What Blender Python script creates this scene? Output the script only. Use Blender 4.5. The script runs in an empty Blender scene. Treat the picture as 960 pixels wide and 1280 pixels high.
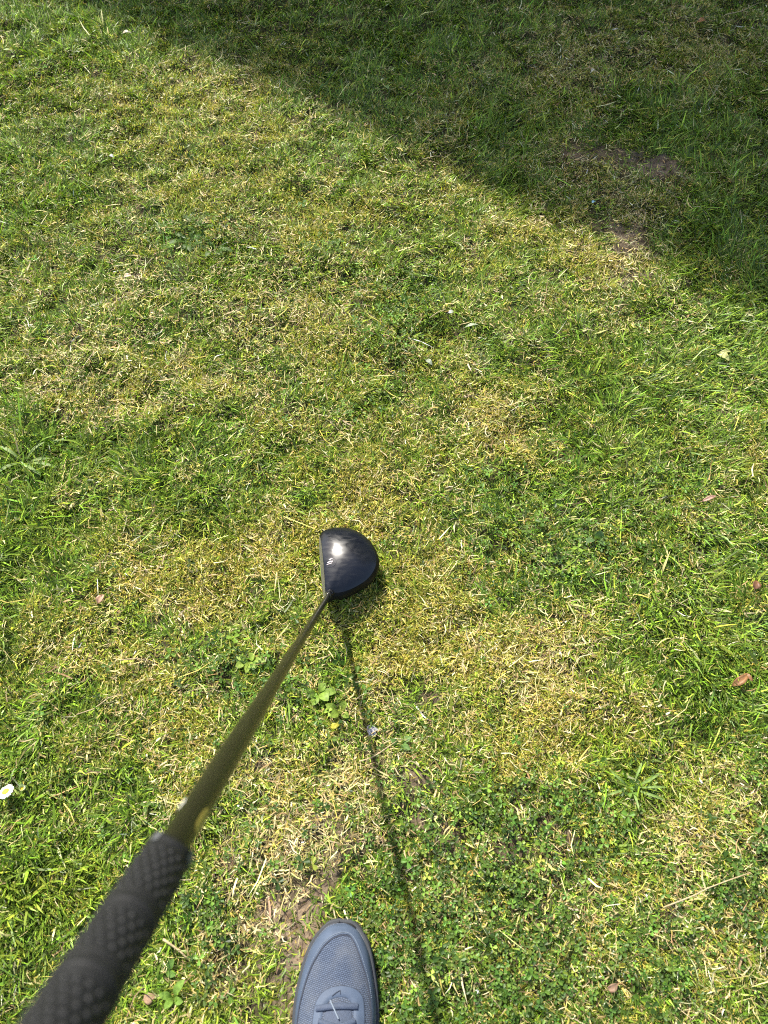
import bpy, bmesh, math, random
import numpy as np
from mathutils import Vector, Matrix
random.seed(7); rng = np.random.default_rng(11)
SC = bpy.context.scene
COL = SC.collection
rad = math.radians

# ------------------------------------------------------------------ camera, world, sun, exposure
CAM_H, PITCH, FPX = 1.18, rad(61), 900.0           # lens height, tilt below the horizon, focal length for a 960x1280 frame
cam_d = bpy.data.cameras.new('camera'); cam = bpy.data.objects.new('camera', cam_d); COL.objects.link(cam)
cam.location = (0, 0, CAM_H); cam.rotation_euler = (math.pi/2 - PITCH, 0, 0)
cam_d.sensor_fit = 'VERTICAL'; cam_d.sensor_height = 32.0; cam_d.lens = FPX/1280*32.0
cam_d.clip_start = 0.02; cam_d.clip_end = 600
cam_d.dof.use_dof = True; cam_d.dof.focus_distance = 1.42; cam_d.dof.aperture_fstop = 5.4
SC.camera = cam

SUN_EL, SUN_AZ = rad(51), rad(-27.4)                  # azimuth clockwise from +Y
SUN = np.array([math.sin(SUN_AZ)*math.cos(SUN_EL), math.cos(SUN_AZ)*math.cos(SUN_EL), math.sin(SUN_EL)])
world = bpy.data.worlds.new('World'); SC.world = world; world.use_nodes = True
wn = world.node_tree
sky = wn.nodes.new('ShaderNodeTexSky'); sky.sky_type = 'NISHITA'; sky.sun_disc = False
sky.sun_elevation = SUN_EL; sky.sun_rotation = SUN_AZ; sky.air_density = 1.0; sky.dust_density = 3.0; sky.ozone_density = 1.0
wn.nodes['Background'].inputs['Strength'].default_value = 0.14
wn.links.new(sky.outputs[0], wn.nodes['Background'].inputs['Color'])
sun_d = bpy.data.lights.new('sun', 'SUN'); sun_d.energy = 4.6; sun_d.angle = rad(0.95); sun_d.color = (1.0, 0.95, 0.85)
sun = bpy.data.objects.new('sun', sun_d); COL.objects.link(sun); sun.location = (-3, 5, 9)
sun.rotation_euler = Vector(tuple(-SUN)).to_track_quat('-Z', 'Y').to_euler()
SC.view_settings.view_transform = 'Standard'; SC.view_settings.look = 'None'
SC.view_settings.exposure = 1.2; SC.view_settings.gamma = 1.0; SC.view_settings.use_curve_mapping = False
SC.render.engine = 'CYCLES'
SC.cycles.use_denoising = False; SC.cycles.filter_width = 1.05
SC.cycles.max_bounces = 6; SC.cycles.diffuse_bounces = 3; SC.cycles.glossy_bounces = 3; SC.cycles.transmission_bounces = 4

# ------------------------------------------------------------------ geometry of the view, used only to read positions off the photograph
_F = np.array([0, math.cos(PITCH), -math.sin(PITCH)]); _U = np.array([0, math.sin(PITCH), math.cos(PITCH)]); _R = np.array([1., 0, 0])
_C = np.array([0, 0, CAM_H])
def ray(px, py): return _F + _R*((px-480)/FPX) - _U*((py-640)/FPX)
def G(px, py, z=0.0):
    r = ray(px, py); return _C + r*((CAM_H-z)/-r[2])
def D(px, py, d): return _C + ray(px, py)*d
def project(x, y):
    dep = y*_F[1] + (0-CAM_H)*_F[2]
    up = y*_U[1] + (0-CAM_H)*_U[2]
    return 480+FPX*x/dep, 640-FPX*up/dep

# ------------------------------------------------------------------ noise
def vnoise(x, y, scale, seed):
    r = np.random.default_rng(seed); T = r.random((128, 128))
    u = np.asarray(x)/scale+40.37; v = np.asarray(y)/scale+51.71
    i = np.floor(u).astype(int); j = np.floor(v).astype(int); a = u-i; b = v-j
    a = a*a*(3-2*a); b = b*b*(3-2*b); i0, i1, j0, j1 = i % 128, (i+1) % 128, j % 128, (j+1) % 128
    return (T[i0, j0]*(1-a)+T[i1, j0]*a)*(1-b)+(T[i0, j1]*(1-a)+T[i1, j1]*a)*b
def fbm(x, y, scale, seed, n=3):
    s = 0; w = 1; t = 0
    for k in range(n):
        s = s+w*vnoise(x, y, scale/2**k, seed+k*17); t += w; w *= .55
    return s/t

# ------------------------------------------------------------------ object helpers
def tag(o, label=None, cat=None, group=None, kind=None):
    for k, v in (('label', label), ('category', cat), ('group', group), ('kind', kind)):
        if v: o[k] = v
    return o
def link(name, me, mat=None, parent=None, smooth=False):
    o = bpy.data.objects.new(name, me); COL.objects.link(o)
    if mat: me.materials.append(mat)
    if parent: o.parent = parent; o.matrix_parent_inverse = Matrix.Translation(-Vector(parent.location))
    if smooth: me.shade_smooth()
    return o
def empty(name, loc):
    o = bpy.data.objects.new(name, None); COL.objects.link(o); o.location = tuple(loc); o.empty_display_size = .05
    return o
def pyd(name, V, F):
    me = bpy.data.meshes.new(name); me.from_pydata([tuple(map(float, v)) for v in V], [], F); me.update(); return me
def bm_mesh(name, bm):
    bmesh.ops.recalc_face_normals(bm, faces=bm.faces[:]); me = bpy.data.meshes.new(name); bm.to_mesh(me); bm.free(); return me
def grid_faces(nu, nv, closed_v=False):
    F = []
    for i in range(nu-1):
        for j in range(nv if closed_v else nv-1):
            k = (j+1) % nv
            F.append((i*nv+j, i*nv+k, (i+1)*nv+k, (i+1)*nv+j))
    return F
def basis(d):
    d = Vector(tuple(d)).normalized(); a = Vector((0, 0, 1)) if abs(d.z) < .9 else Vector((1, 0, 0))
    u = d.cross(a).normalized(); return u, d.cross(u).normalized()
def lathe(name, origin, d, prof, seg=40, cap=True):
    """prof: list of (distance along d, radius)"""
    o = Vector(tuple(origin)); d = Vector(tuple(d)).normalized(); u, v = basis(d); V = []; F = []
    for s, r in prof:
        for k in range(seg):
            a = 2*math.pi*k/seg; V.append(o+d*s+(u*math.cos(a)+v*math.sin(a))*r)
    F = grid_faces(len(prof), seg, True)
    if cap: F += [tuple(range(seg))[::-1], tuple(range((len(prof)-1)*seg, len(prof)*seg))]
    return pyd(name, V, F)
def tube(name, pts, radii, seg=8):
    pts = [Vector(tuple(p)) for p in pts]; V = []
    for i, p in enumerate(pts):
        d = (pts[min(i+1, len(pts)-1)]-pts[max(i-1, 0)]); u, v = basis(d)
        for k in range(seg):
            a = 2*math.pi*k/seg; V.append(p+(u*math.cos(a)+v*math.sin(a))*radii[i])
    F = grid_faces(len(pts), seg, True)+[tuple(range(seg))[::-1], tuple(range((len(pts)-1)*seg, len(pts)*seg))]
    return pyd(name, V, F)
def catmull(P, n, closed=True):
    P = np.array(P, float); m = len(P); out = []
    for i in range(m if closed else m-1):
        if closed: p0, p1, p2, p3 = P[i-1], P[i], P[(i+1) % m], P[(i+2) % m]
        else: p0, p1, p2, p3 = P[max(i-1, 0)], P[i], P[i+1], P[min(i+2, m-1)]
        for k in range(n):
            t = k/n
            out.append(.5*((2*p1)+(-p0+p2)*t+(2*p0-5*p1+4*p2-p3)*t*t+(-p0+3*p1-3*p2+p3)*t**3))
    if not closed: out.append(P[-1])
    return np.array(out)

# ------------------------------------------------------------------ materials
def mat(name, base, rough=.5, metal=0, spec=.5, coat=0, coat_rough=.05, var=.0, vscale=40, bump=0, bscale=200):
    m = bpy.data.materials.new(name); m.use_nodes = True; nt = m.node_tree; b = nt.nodes['Principled BSDF']
    b.inputs['Base Color'].default_value = (*base, 1); b.inputs['Roughness'].default_value = rough; b.inputs['Metallic'].default_value = metal
    b.inputs['Specular IOR Level'].default_value = spec; b.inputs['Coat Weight'].default_value = coat; b.inputs['Coat Roughness'].default_value = coat_rough
    tc = nt.nodes.new('ShaderNodeTexCoord')
    if var:
        n = nt.nodes.new('ShaderNodeTexNoise'); n.inputs['Scale'].default_value = vscale; n.inputs['Detail'].default_value = 4
        r = nt.nodes.new('ShaderNodeValToRGB'); nt.links.new(tc.outputs['Object'], n.inputs['Vector'])
        r.color_ramp.elements[0].position = .3; r.color_ramp.elements[1].position = .7
        r.color_ramp.elements[0].color = (*[c*(1-var) for c in base], 1); r.color_ramp.elements[1].color = (*[min(1, c*(1+var)) for c in base], 1)
        nt.links.new(n.outputs['Fac'], r.inputs['Fac']); nt.links.new(r.outputs['Color'], b.inputs['Base Color'])
    if bump:
        n = nt.nodes.new('ShaderNodeTexNoise'); n.inputs['Scale'].default_value = bscale; n.inputs['Detail'].default_value = 3
        bp = nt.nodes.new('ShaderNodeBump'); bp.inputs['Strength'].default_value = bump; bp.inputs['Distance'].default_value = .001
        nt.links.new(tc.outputs['Object'], n.inputs['Vector']); nt.links.new(n.outputs['Fac'], bp.inputs['Height']); nt.links.new(bp.outputs['Normal'], b.inputs['Normal'])
    return m
def leaf_mat(name, trans=.35, rough=.42, base=None, spec=.45, var=0.0):
    """thin plant matter: reads the per-vertex colour, lets part of the light through"""
    m = bpy.data.materials.new(name); m.use_nodes = True; nt = m.node_tree; b = nt.nodes['Principled BSDF']
    out = nt.nodes['Material Output']; mix = nt.nodes.new('ShaderNodeMixShader'); t = nt.nodes.new('ShaderNodeBsdfTranslucent')
    b.inputs['Roughness'].default_value = rough; b.inputs['Specular IOR Level'].default_value = spec
    if base is None:
        a = nt.nodes.new('ShaderNodeAttribute'); a.attribute_name = 'Col'; src = a.outputs['Color']
    else:
        n = nt.nodes.new('ShaderNodeTexNoise'); n.inputs['Scale'].default_value = 260; tc = nt.nodes.new('ShaderNodeTexCoord')
        nt.links.new(tc.outputs['Object'], n.inputs['Vector'])
        r = nt.nodes.new('ShaderNodeValToRGB'); r.color_ramp.elements[0].position = .3; r.color_ramp.elements[1].position = .7
        r.color_ramp.elements[0].color = (*[c*(1-var) for c in base], 1); r.color_ramp.elements[1].color = (*[min(1, c*(1+var)) for c in base], 1)
        nt.links.new(n.outputs['Fac'], r.inputs['Fac']); src = r.outputs['Color']
    vm = nt.nodes.new('ShaderNodeVectorMath'); vm.operation = 'MULTIPLY'; vm.inputs[1].default_value = (1.2, 1.35, .5); nt.links.new(src, vm.inputs[0])   # light through a leaf is yellower
    nt.links.new(src, b.inputs['Base Color']); nt.links.new(vm.outputs[0], t.inputs['Color'])
    mix.inputs['Fac'].default_value = trans
    nt.links.new(b.outputs[0], mix.inputs[1]); nt.links.new(t.outputs[0], mix.inputs[2]); nt.links.new(mix.outputs[0], out.inputs['Surface'])
    return m

# ------------------------------------------------------------------ what grows where: patches read off the photograph (px, py, rx, ry, amount)
MOSS = [(265,110,110,35,.45),(230,215,110,45,.5),(330,165,60,25,.5),(350,270,90,40,.55),(430,310,50,30,.5),(390,400,70,50,.4),(430,460,50,35,.4),
 (380,535,60,40,.5),(605,510,50,40,.75),(560,460,60,30,.5),(620,560,45,30,.6),(440,635,70,40,.9),(385,655,50,40,.8),(240,690,60,45,.8),(190,735,70,40,.7),
 (290,745,60,40,.8),(340,700,60,45,.6),(560,695,80,40,.6),(505,770,60,60,.9),(500,835,50,50,.75),(620,840,60,40,.6),(680,900,80,50,1.1),(730,945,45,35,.9),
 (640,930,50,30,.9),(600,790,60,40,.5),(730,325,50,25,.7),(640,290,60,30,.6),(560,230,60,25,.5),(180,850,60,40,.6),(250,905,50,50,.6),(360,820,40,30,.4),
 (170,500,60,40,.45),(150,120,80,30,.35),(60,330,60,40,.3),(560,770,50,40,.6),(60,830,60,50,.4),(440,900,40,40,.45),(780,1090,40,25,.45),(940,560,40,30,.3),
 (250,480,50,30,.35),(470,590,60,30,.5),(370,940,35,30,.5),(80,1150,60,60,.25),(830,1240,40,25,.3)]
STRAW = [(150,510,60,45,.8),(180,355,50,35,.8),(110,420,60,45,.55),(50,480,50,40,.6),(260,420,60,50,.55),(430,390,60,35,.65),(775,325,50,25,1.),(760,380,50,40,.5),
 (620,800,60,50,.5),(700,830,60,40,.75),(720,875,70,40,.8),(400,955,60,60,.9),(420,1030,60,60,.8),(300,1100,70,60,.6),(140,665,60,40,.7),(900,1060,60,50,.7),
 (920,1235,60,40,1.),(720,1150,80,60,.6),(790,1110,60,40,.6),(750,790,60,40,.6),(560,1060,60,40,.5),(720,70,50,35,1.2),(855,95,60,45,1.1),(560,150,50,45,.7),
 (700,190,60,50,1.),(790,230,70,25,1.2),(900,40,60,35,1.),(600,100,50,30,.5),(690,110,40,40,.9),(330,360,60,40,.4),(550,530,40,30,.4),(880,630,60,40,.45),(170,870,60,40,.5),
 (100,820,60,30,.5),(270,960,70,50,.6),(350,1050,60,60,.6),(330,1190,50,70,.6),(870,1010,60,40,.5),(690,1060,60,40,.45),(560,1160,40,50,.4),(640,1200,60,40,.4),
 (250,1230,60,40,.5),(860,700,50,40,.4),(640,530,40,40,.5),(680,400,60,30,.4),(770,270,35,35,.7),(500,930,50,40,.5),(60,620,40,30,.3),(400,470,60,40,.4),(310,90,60,30,.4)]
SOIL = [(808,205,34,10,1.2),(742,193,30,12,.8),(538,962,26,14,1.1),(405,1108,36,30,1.1),(378,1190,26,46,.9),(330,1230,40,40,.5),(565,1042,30,18,.7),(640,1072,34,16,.7),
 (774,292,24,20,.8),(545,890,20,10,.6),(700,1062,24,14,.5),(238,582,20,8,.5),(420,1040,30,30,.5),(525,1010,20,16,.5),(765,355,30,10,.5),(350,935,22,20,.5),(215,740,22,30,.3),
 (845,1130,26,12,.4),(290,1075,26,24,.5),(360,1140,30,40,.7)]
LUSH = [(230,580,60,22,.9),(60,690,70,45,.9),(30,625,40,60,.7),(180,640,60,30,.6),(840,145,90,35,1.1),(660,150,60,35,.8),(905,290,70,55,1.1),(640,240,50,22,.9),(620,150,50,30,.5),
 (880,440,80,40,.6),(760,480,60,60,.6),(890,750,80,80,.8),(920,880,60,70,1.),(760,965,60,45,.7),(35,1130,60,100,1.),(110,1080,60,60,.7),(60,40,80,35,.9),(210,20,80,25,.7),
 (830,600,90,60,.6),(500,390,50,40,.7),(420,490,50,28,.8),(300,640,50,28,.7),(90,560,70,30,.8),(30,570,50,40,.9),(230,540,60,30,.6),(640,160,60,40,.5),(450,70,90,40,.5),(540,60,60,40,.5),
 (960,130,60,80,.6),(160,680,50,60,.4),(270,340,50,20,.5),(700,600,60,40,.5),(60,250,60,40,.4),(30,900,50,60,.5),(150,960,50,50,.4),(790,1000,50,40,.5),(830,870,60,50,.6),(700,740,60,30,.5)]
CLOVER = [(700,1030,80,50,1.),(620,1005,60,40,.8),(560,1090,70,80,.8),(640,1120,80,50,.9),(880,1145,80,50,.9),(935,1100,40,40,1.),(800,1230,70,40,.9),(580,1205,80,60,.8),(485,1255,30,40,1.),
 (260,1130,50,60,.8),(250,300,50,18,1.2),(480,400,50,45,.7),(660,650,80,50,.7),(740,690,60,40,.7),(660,1250,60,30,.8),(350,1040,60,50,.45),(425,870,40,35,.6),(330,830,40,25,.7),(440,1030,40,40,.5),
 (700,1190,60,40,.5),(860,640,60,40,.4),(500,960,40,40,.5),(290,1190,50,50,.6),(520,1140,40,60,.6),(400,320,50,20,.5),(960,1000,40,60,.5),(430,520,60,30,.4),(260,850,60,40,.4)]
GX0, GX1, GY0, GY1, GS = -2.6, 2.6, -1.3, 3.9, .008
gx = np.arange(GX0, GX1, GS); gy = np.arange(GY0, GY1, GS); gX, gY = np.meshgrid(gx, gy, indexing='ij')
wx = gX+(fbm(gX, gY, .09, 3)-.5)*.13; wy = gY+(fbm(gX, gY, .09, 5)-.5)*.15
gpx, gpy = project(gX, gY)
outside = np.clip(np.maximum(np.maximum(-gpx, gpx-960), np.maximum(-gpy, gpy-1280))/300, 0, 1)
def patchmap(blobs, seed, amb):
    W = np.zeros_like(gX)
    for px, py, rx, ry, a in blobs:
        c = G(px, py); dep = (c-_C)@_F; r = ray(px, py); s = -r[2]/np.linalg.norm(r)
        ax = rx*dep/FPX; ay = ry*dep/FPX/s
        W += a*np.exp(-(((wx-c[0])/ax)**2+((wy-c[1])/ay)**2)*.9)
    W += outside*amb*1.4*np.clip(fbm(gX, gY, .35, seed+90)*2-.6, 0, 1)
    n = fbm(gX, gY, .07, seed, 3)
    return np.clip(W, 0, 1.2)*(.45+1.1*n)+np.clip(n-.55, 0, 1)*.8*amb
MAPS = dict(M=patchmap(MOSS, 100, .45), S=patchmap(STRAW, 200, .5), B=patchmap(SOIL, 300, .12), L=patchmap(LUSH, 400, .6), C=patchmap(CLOVER, 500, .35))
def samp(k, x, y):
    i = np.clip((x-GX0)/GS, 0, len(gx)-1.01); j = np.clip((y-GY0)/GS, 0, len(gy)-1.01)
    a = i.astype(int); b = j.astype(int); u = i-a; v = j-b; T = MAPS[k]
    return T[a, b]*(1-u)*(1-v)+T[a+1, b]*u*(1-v)+T[a, b+1]*(1-u)*v+T[a+1, b+1]*u*v
def zg(x, y):
    x = np.asarray(x, float); y = np.asarray(y, float)
    return (fbm(x, y, .5, 900, 2)-.5)*.022+(fbm(x, y, .075, 930, 2)-.5)*.030+(vnoise(x, y, .027, 951)-.5)*.012

# ------------------------------------------------------------------ ground: one sheet, fine where the lawn is seen, out to the horizon
def axis(lo, hi, step, far):
    c = list(np.arange(lo, hi+1e-6, step)); a = step; p = []; q = lo
    while q > -far: a *= 1.5; q -= a; p.append(q)
    r = []; q = hi; a = step
    while q < far: a *= 1.5; q += a; r.append(q)
    return np.array(p[::-1]+c+r)
ax_, ay_ = axis(-1.6, 1.6, .014, 400), axis(-.5, 2.9, .014, 400)
AX, AY = np.meshgrid(ax_, ay_, indexing='ij')
AZ = zg(AX, AY)+(fbm(AX, AY, .02, 960, 2)-.5)*.006
far_ = np.clip((np.hypot(AX, AY-1)-3)/6, 0, 1); AZ = AZ*(1-far_)
gm = pyd('ground', np.stack([AX.ravel(), AY.ravel(), AZ.ravel()], 1), grid_faces(len(ax_), len(ay_)))
m = bpy.data.materials.new('soil'); m.use_nodes = True; nt = m.node_tree; b = nt.nodes['Principled BSDF']; b.inputs['Roughness'].default_value = .95; b.inputs['Specular IOR Level'].default_value = .15
geo = nt.nodes.new('ShaderNodeNewGeometry')
n1 = nt.nodes.new('ShaderNodeTexNoise'); n1.inputs['Scale'].default_value = 60; n1.inputs['Detail'].default_value = 8; nt.links.new(geo.outputs['Position'], n1.inputs['Vector'])
r1 = nt.nodes.new('ShaderNodeValToRGB'); e = r1.color_ramp.elements; e[0].position = .3; e[0].color = (.022, .019, .009, 1); e[1].position = .8; e[1].color = (.085, .070, .035, 1)
nt.links.new(n1.outputs['Fac'], r1.inputs['Fac'])
n2 = nt.nodes.new('ShaderNodeTexNoise'); n2.inputs['Scale'].default_value = 9; n2.inputs['Detail'].default_value = 8; nt.links.new(geo.outputs['Position'], n2.inputs['Vector'])
r2 = nt.nodes.new('ShaderNodeValToRGB'); e = r2.color_ramp.elements; e[0].position = .35; e[0].color = (.05, .085, .02, 1); e[1].position = .7; e[1].color = (.16, .16, .05, 1)
nt.links.new(n2.outputs['Fac'], r2.inputs['Fac'])
ln = nt.nodes.new('ShaderNodeVectorMath'); ln.operation = 'DISTANCE'; ln.inputs[1].default_value = (0, 1.1, 0); nt.links.new(geo.outputs['Position'], ln.inputs[0])
mr = nt.nodes.new('ShaderNodeMapRange'); mr.inputs['From Min'].default_value = 1.7; mr.inputs['From Max'].default_value = 2.6; nt.links.new(ln.outputs['Value'], mr.inputs['Value'])
mx = nt.nodes.new('ShaderNodeMix'); mx.data_type = 'RGBA'; nt.links.new(mr.outputs[0], mx.inputs['Factor']); nt.links.new(r1.outputs[0], mx.inputs[6]); nt.links.new(r2.outputs[0], mx.inputs[7]); nt.links.new(mx.outputs[2], b.inputs['Base Color'])
bp = nt.nodes.new('ShaderNodeBump'); bp.inputs['Strength'].default_value = .7; bp.inputs['Distance'].default_value = .004
n3 = nt.nodes.new('ShaderNodeTexNoise'); n3.inputs['Scale'].default_value = 220; n3.inputs['Detail'].default_value = 6; nt.links.new(geo.outputs['Position'], n3.inputs['Vector']); nt.links.new(n3.outputs['Fac'], bp.inputs['Height']); nt.links.new(bp.outputs['Normal'], b.inputs['Normal'])
go = tag(link('ground', gm, m, smooth=True), kind='structure')
wear = np.clip(samp('B', np.clip(AX, -2.5, 2.5).ravel(), np.clip(AY, -1.2, 3.8).ravel())*1.3-.15, 0, 1); wear[far_.ravel() > 0] = 0
at = gm.attributes.new('Wear', 'FLOAT', 'POINT'); at.data.foreach_set('value', wear.astype(np.float32))
an = nt.nodes.new('ShaderNodeAttribute'); an.attribute_name = 'Wear'
r4 = nt.nodes.new('ShaderNodeValToRGB'); e = r4.color_ramp.elements; e[0].position = .3; e[0].color = (.075, .052, .034, 1); e[1].position = .75; e[1].color = (.24, .185, .125, 1); nt.links.new(n1.outputs['Fac'], r4.inputs['Fac'])
mx2 = nt.nodes.new('ShaderNodeMix'); mx2.data_type = 'RGBA'; nt.links.new(an.outputs['Fac'], mx2.inputs['Factor']); nt.links.new(mx.outputs[2], mx2.inputs[6]); nt.links.new(r4.outputs[0], mx2.inputs[7]); nt.links.new(mx2.outputs[2], b.inputs['Base Color'])

# ------------------------------------------------------------------ unseen building added beyond the top of the picture; its eaves throw the shade over the far lawn
EAVE = 5.4
p0 = np.array([-.86, 2.38]); p1 = np.array([.851, 1.161]); ed = (p1-p0)/np.linalg.norm(p1-p0); nn = np.array([-ed[1], ed[0]])
off = EAVE*SUN[:2]/SUN[2]; c0 = (p0+p1)/2+off
def HP(t, n, z): q = c0+ed*t+nn*n; return (q[0], q[1], z)
def prism(name, t0, t1, sec, material, parent):
    V = [HP(t0, n, z) for n, z in sec]+[HP(t1, n, z) for n, z in sec]; k = len(sec)
    F = [tuple(range(k)), tuple(range(k, 2*k))[::-1]]+[(i, i+k, (i+1) % k+k, (i+1) % k) for i in range(k)]
    me = pyd(name, V, F); bm = bmesh.new(); bm.from_mesh(me); bmesh.ops.recalc_face_normals(bm, faces=bm.faces[:]); bm.to_mesh(me); bm.free()
    return link(name, me, material, parent)
unseen_house = tag(empty('unseen_house', HP(1, 4.0, 0)), 'unseen two storey building added to shade the far end of the lawn', 'unseen_house')
m_wall = mat('render_wall', (.62, .57, .48), .9, var=.08, vscale=3, bump=.4, bscale=60); m_roof = mat('roof_tiles', (.10, .06, .05), .8, var=.3, vscale=4)
m_gut = mat('gutter', (.03, .03, .03), .4); m_pane = mat('window_glass', (.02, .025, .03), .05); m_frame = mat('window_frame', (.75, .75, .73), .4)
TL, TR = -5.5, 7.5
prism('wall', TL+.3, TR-.3, [(.4, -.2), (.4, 5.32), (7.6, 5.32), (7.6, -.2)], m_wall, unseen_house)
prism('roof', TL, TR, [(.03, 5.30), (.03, 5.36), (4, 8.3), (7.97, 5.36), (7.97, 5.30)], m_roof, unseen_house)
prism('gutter', TL, TR, [(0, 5.28), (0, EAVE), (.028, EAVE), (.028, 5.28)], m_gut, unseen_house)
for t in (-3.5, .2, 3.8):
    for z in (.9, 3.3):
        fr = prism('window', t-.7, t+.7, [(.35, z), (.35, z+1.3), (.398, z+1.3), (.398, z)], m_frame, unseen_house)
        for k in (0, 1):
            prism('pane', t-.62+k*.65, t-.03+k*.65, [(.34, z+.08), (.34, z+1.22), (.349, z+1.22), (.349, z+.08)], m_pane, fr)

# ------------------------------------------------------------------ lawn: strands built with numpy
SHAFT_TIP = D(412, 742, 1.2); MOUTH = D(215, 1060, .38); SD = (MOUTH-SHAFT_TIP)/np.linalg.norm(MOUTH-SHAFT_TIP)
HEADC = np.array([-.062, .528])
HOUT = [G(360+a/6, 630+b_/6, .047)[:2] for a, b_ in [(240,235),(262,205),(300,190),(350,181),(430,182),(510,205),(590,255),(645,320),(680,400),(683,470),(662,530),(612,592),(540,642),(450,688),(385,708),(345,712)]]
SHOE = np.array([(-.121,-.13),(-.1187,-.0948),(-.110,-.0583),(-.0993,-.0349),(-.0817,-.0157),(-.067,-.0101),(-.0521,-.0105),(-.0409,-.0133),(-.0277,-.0269),(-.0183,-.0459),(-.0127,-.0706),(-.008,-.1007),(-.007,-.13),
                 (-.012,-.17),(-.020,-.22),(-.026,-.27),(-.036,-.302),(-.060,-.314),(-.084,-.304),(-.098,-.27),(-.108,-.22),(-.118,-.17)])
def inside(poly, x, y):
    c = np.zeros(len(x), bool); n = len(poly)
    for i in range(n):
        x1, y1 = poly[i]; x2, y2 = poly[(i+1) % n]
        t = (y1 > y) != (y2 > y)
        c ^= t & (x < (x2-x1)*(y-y1)/((y2-y1) if y2 != y1 else 1e-9)+x1)
    return c
def free(x, y):
    k = ~inside(np.array([-.063, -.15])+(SHOE-np.array([-.063, -.15]))*.93, x, y)
    hp = np.array(HOUT); hc = hp.mean(0); return k & ~inside(hc+(hp-hc)*.86, x, y)
def gaps(x, y): return np.clip((fbm(x, y, .024, 888, 2)-.33)/.09, .62, 1)
def scatter(n, edge=.16, near=1.2):
    """points over the lawn: full density in view, thinning outwards"""
    X = []; Y = []; got = 0
    while got < n:
        x = rng.uniform(-2.5, 2.5, n*2); y = rng.uniform(-1.1, 3.7, n*2)
        px, py = project(x, y); d = np.maximum(np.maximum(-px, px-960), np.maximum(-py, py-1280))
        p = np.where(d < 40, 1, np.maximum(edge, np.exp(-(d-40)/60)))
        p = p*np.minimum(1, (1.02/(y*_F[1]-CAM_H*_F[2]))**near)
        p = p*gaps(x, y)
        k = (rng.random(n*2) < p) & free(x, y); X.append(x[k]); Y.append(y[k]); got += k.sum()
    return np.concatenate(X)[:n], np.concatenate(Y)[:n]
def cvar(base, n, v=.18, h=.08):
    base = np.asarray(base, float); k = np.exp(rng.normal(0, v, (n, 1))); return np.clip(base*k*np.exp(rng.normal(0, h, (n, 3))), .004, .8)
def strands(name, x, y, z0, L, w, az, tilt, bend, curl, twist, c0, c1, segs, material, wide=None):
    n = len(x); ts = np.linspace(0, 1, segs+1); P = np.zeros((segs+1, n, 3)); zb = zg(x, y); P[0] = np.stack([x, y, zb+z0], 1)
    dirs = []
    for k in range(segs+1):
        inc = tilt+bend*ts[k]; a = az+curl*ts[k]
        dirs.append(np.stack([np.sin(inc)*np.cos(a), np.sin(inc)*np.sin(a), np.cos(inc)], 1))
    for k in range(segs):
        P[k+1] = P[k]+(dirs[k]+dirs[k+1])*.5*(L/segs)[:, None]
        P[k+1, :, 2] = np.maximum(P[k+1, :, 2], zg(P[k+1, :, 0], P[k+1, :, 1])+.0015) if n < 40000 else np.maximum(P[k+1, :, 2], zb+.0005)
    prof = wide or [.75, 1., .8, .5]
    V = np.zeros((n, 2*segs+1, 3)); Cc = np.ones((n, 2*segs+1, 4))
    for k in range(segs):
        a = az+curl*ts[k]; side = np.stack([-np.sin(a), np.cos(a), np.zeros(n)], 1); nor = np.cross(side, dirs[k]); tw = twist*(.3+ts[k])
        wd = side*np.cos(tw)[:, None]+nor*np.sin(tw)[:, None]; hw = (w*.5*prof[k])[:, None]
        V[:, 2*k] = P[k]-wd*hw; V[:, 2*k+1] = P[k]+wd*hw
        c = c0*(1-ts[k])+c1*ts[k]; Cc[:, 2*k, :3] = c; Cc[:, 2*k+1, :3] = c
    V[:, 2*segs] = P[segs]; Cc[:, 2*segs, :3] = c1
    nv = 2*segs+1; loc = []; tot = []
    for k in range(segs-1): loc += [2*k, 2*k+1, 2*k+3, 2*k+2]; tot.append(4)
    loc += [2*segs-2, 2*segs-1, 2*segs]; tot.append(3)
    return raw_mesh(name, V.reshape(-1, 3), (np.arange(n)[:, None]*nv+np.array(loc)).ravel(), np.tile(tot, n), Cc.reshape(-1, 4), material)
def raw_mesh(name, V, loops, tot, Cc, material):
    me = bpy.data.meshes.new(name); me.vertices.add(len(V)); me.vertices.foreach_set('co', V.astype(np.float32).ravel())
    me.loops.add(len(loops)); me.loops.foreach_set('vertex_index', loops.astype(np.int32))
    me.polygons.add(len(tot)); st = np.concatenate([[0], np.cumsum(tot)[:-1]]); me.polygons.foreach_set('loop_start', st.astype(np.int32))
    me.update(calc_edges=True)
    a = me.attributes.new('Col', 'FLOAT_COLOR', 'POINT'); a.data.foreach_set('color', Cc.astype(np.float32).ravel())
    return link(name, me, material, smooth=True)
def pick(n, cols, probs):
    i = np.array([np.searchsorted(np.cumsum(p), r) for p, r in zip([probs]*1, [rng.random(n)])][0]); return np.array(cols)[np.clip(i, 0, len(cols)-1)]
flow = lambda x, y: vnoise(x, y, .11, 70)*2*np.pi*1.6

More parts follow.
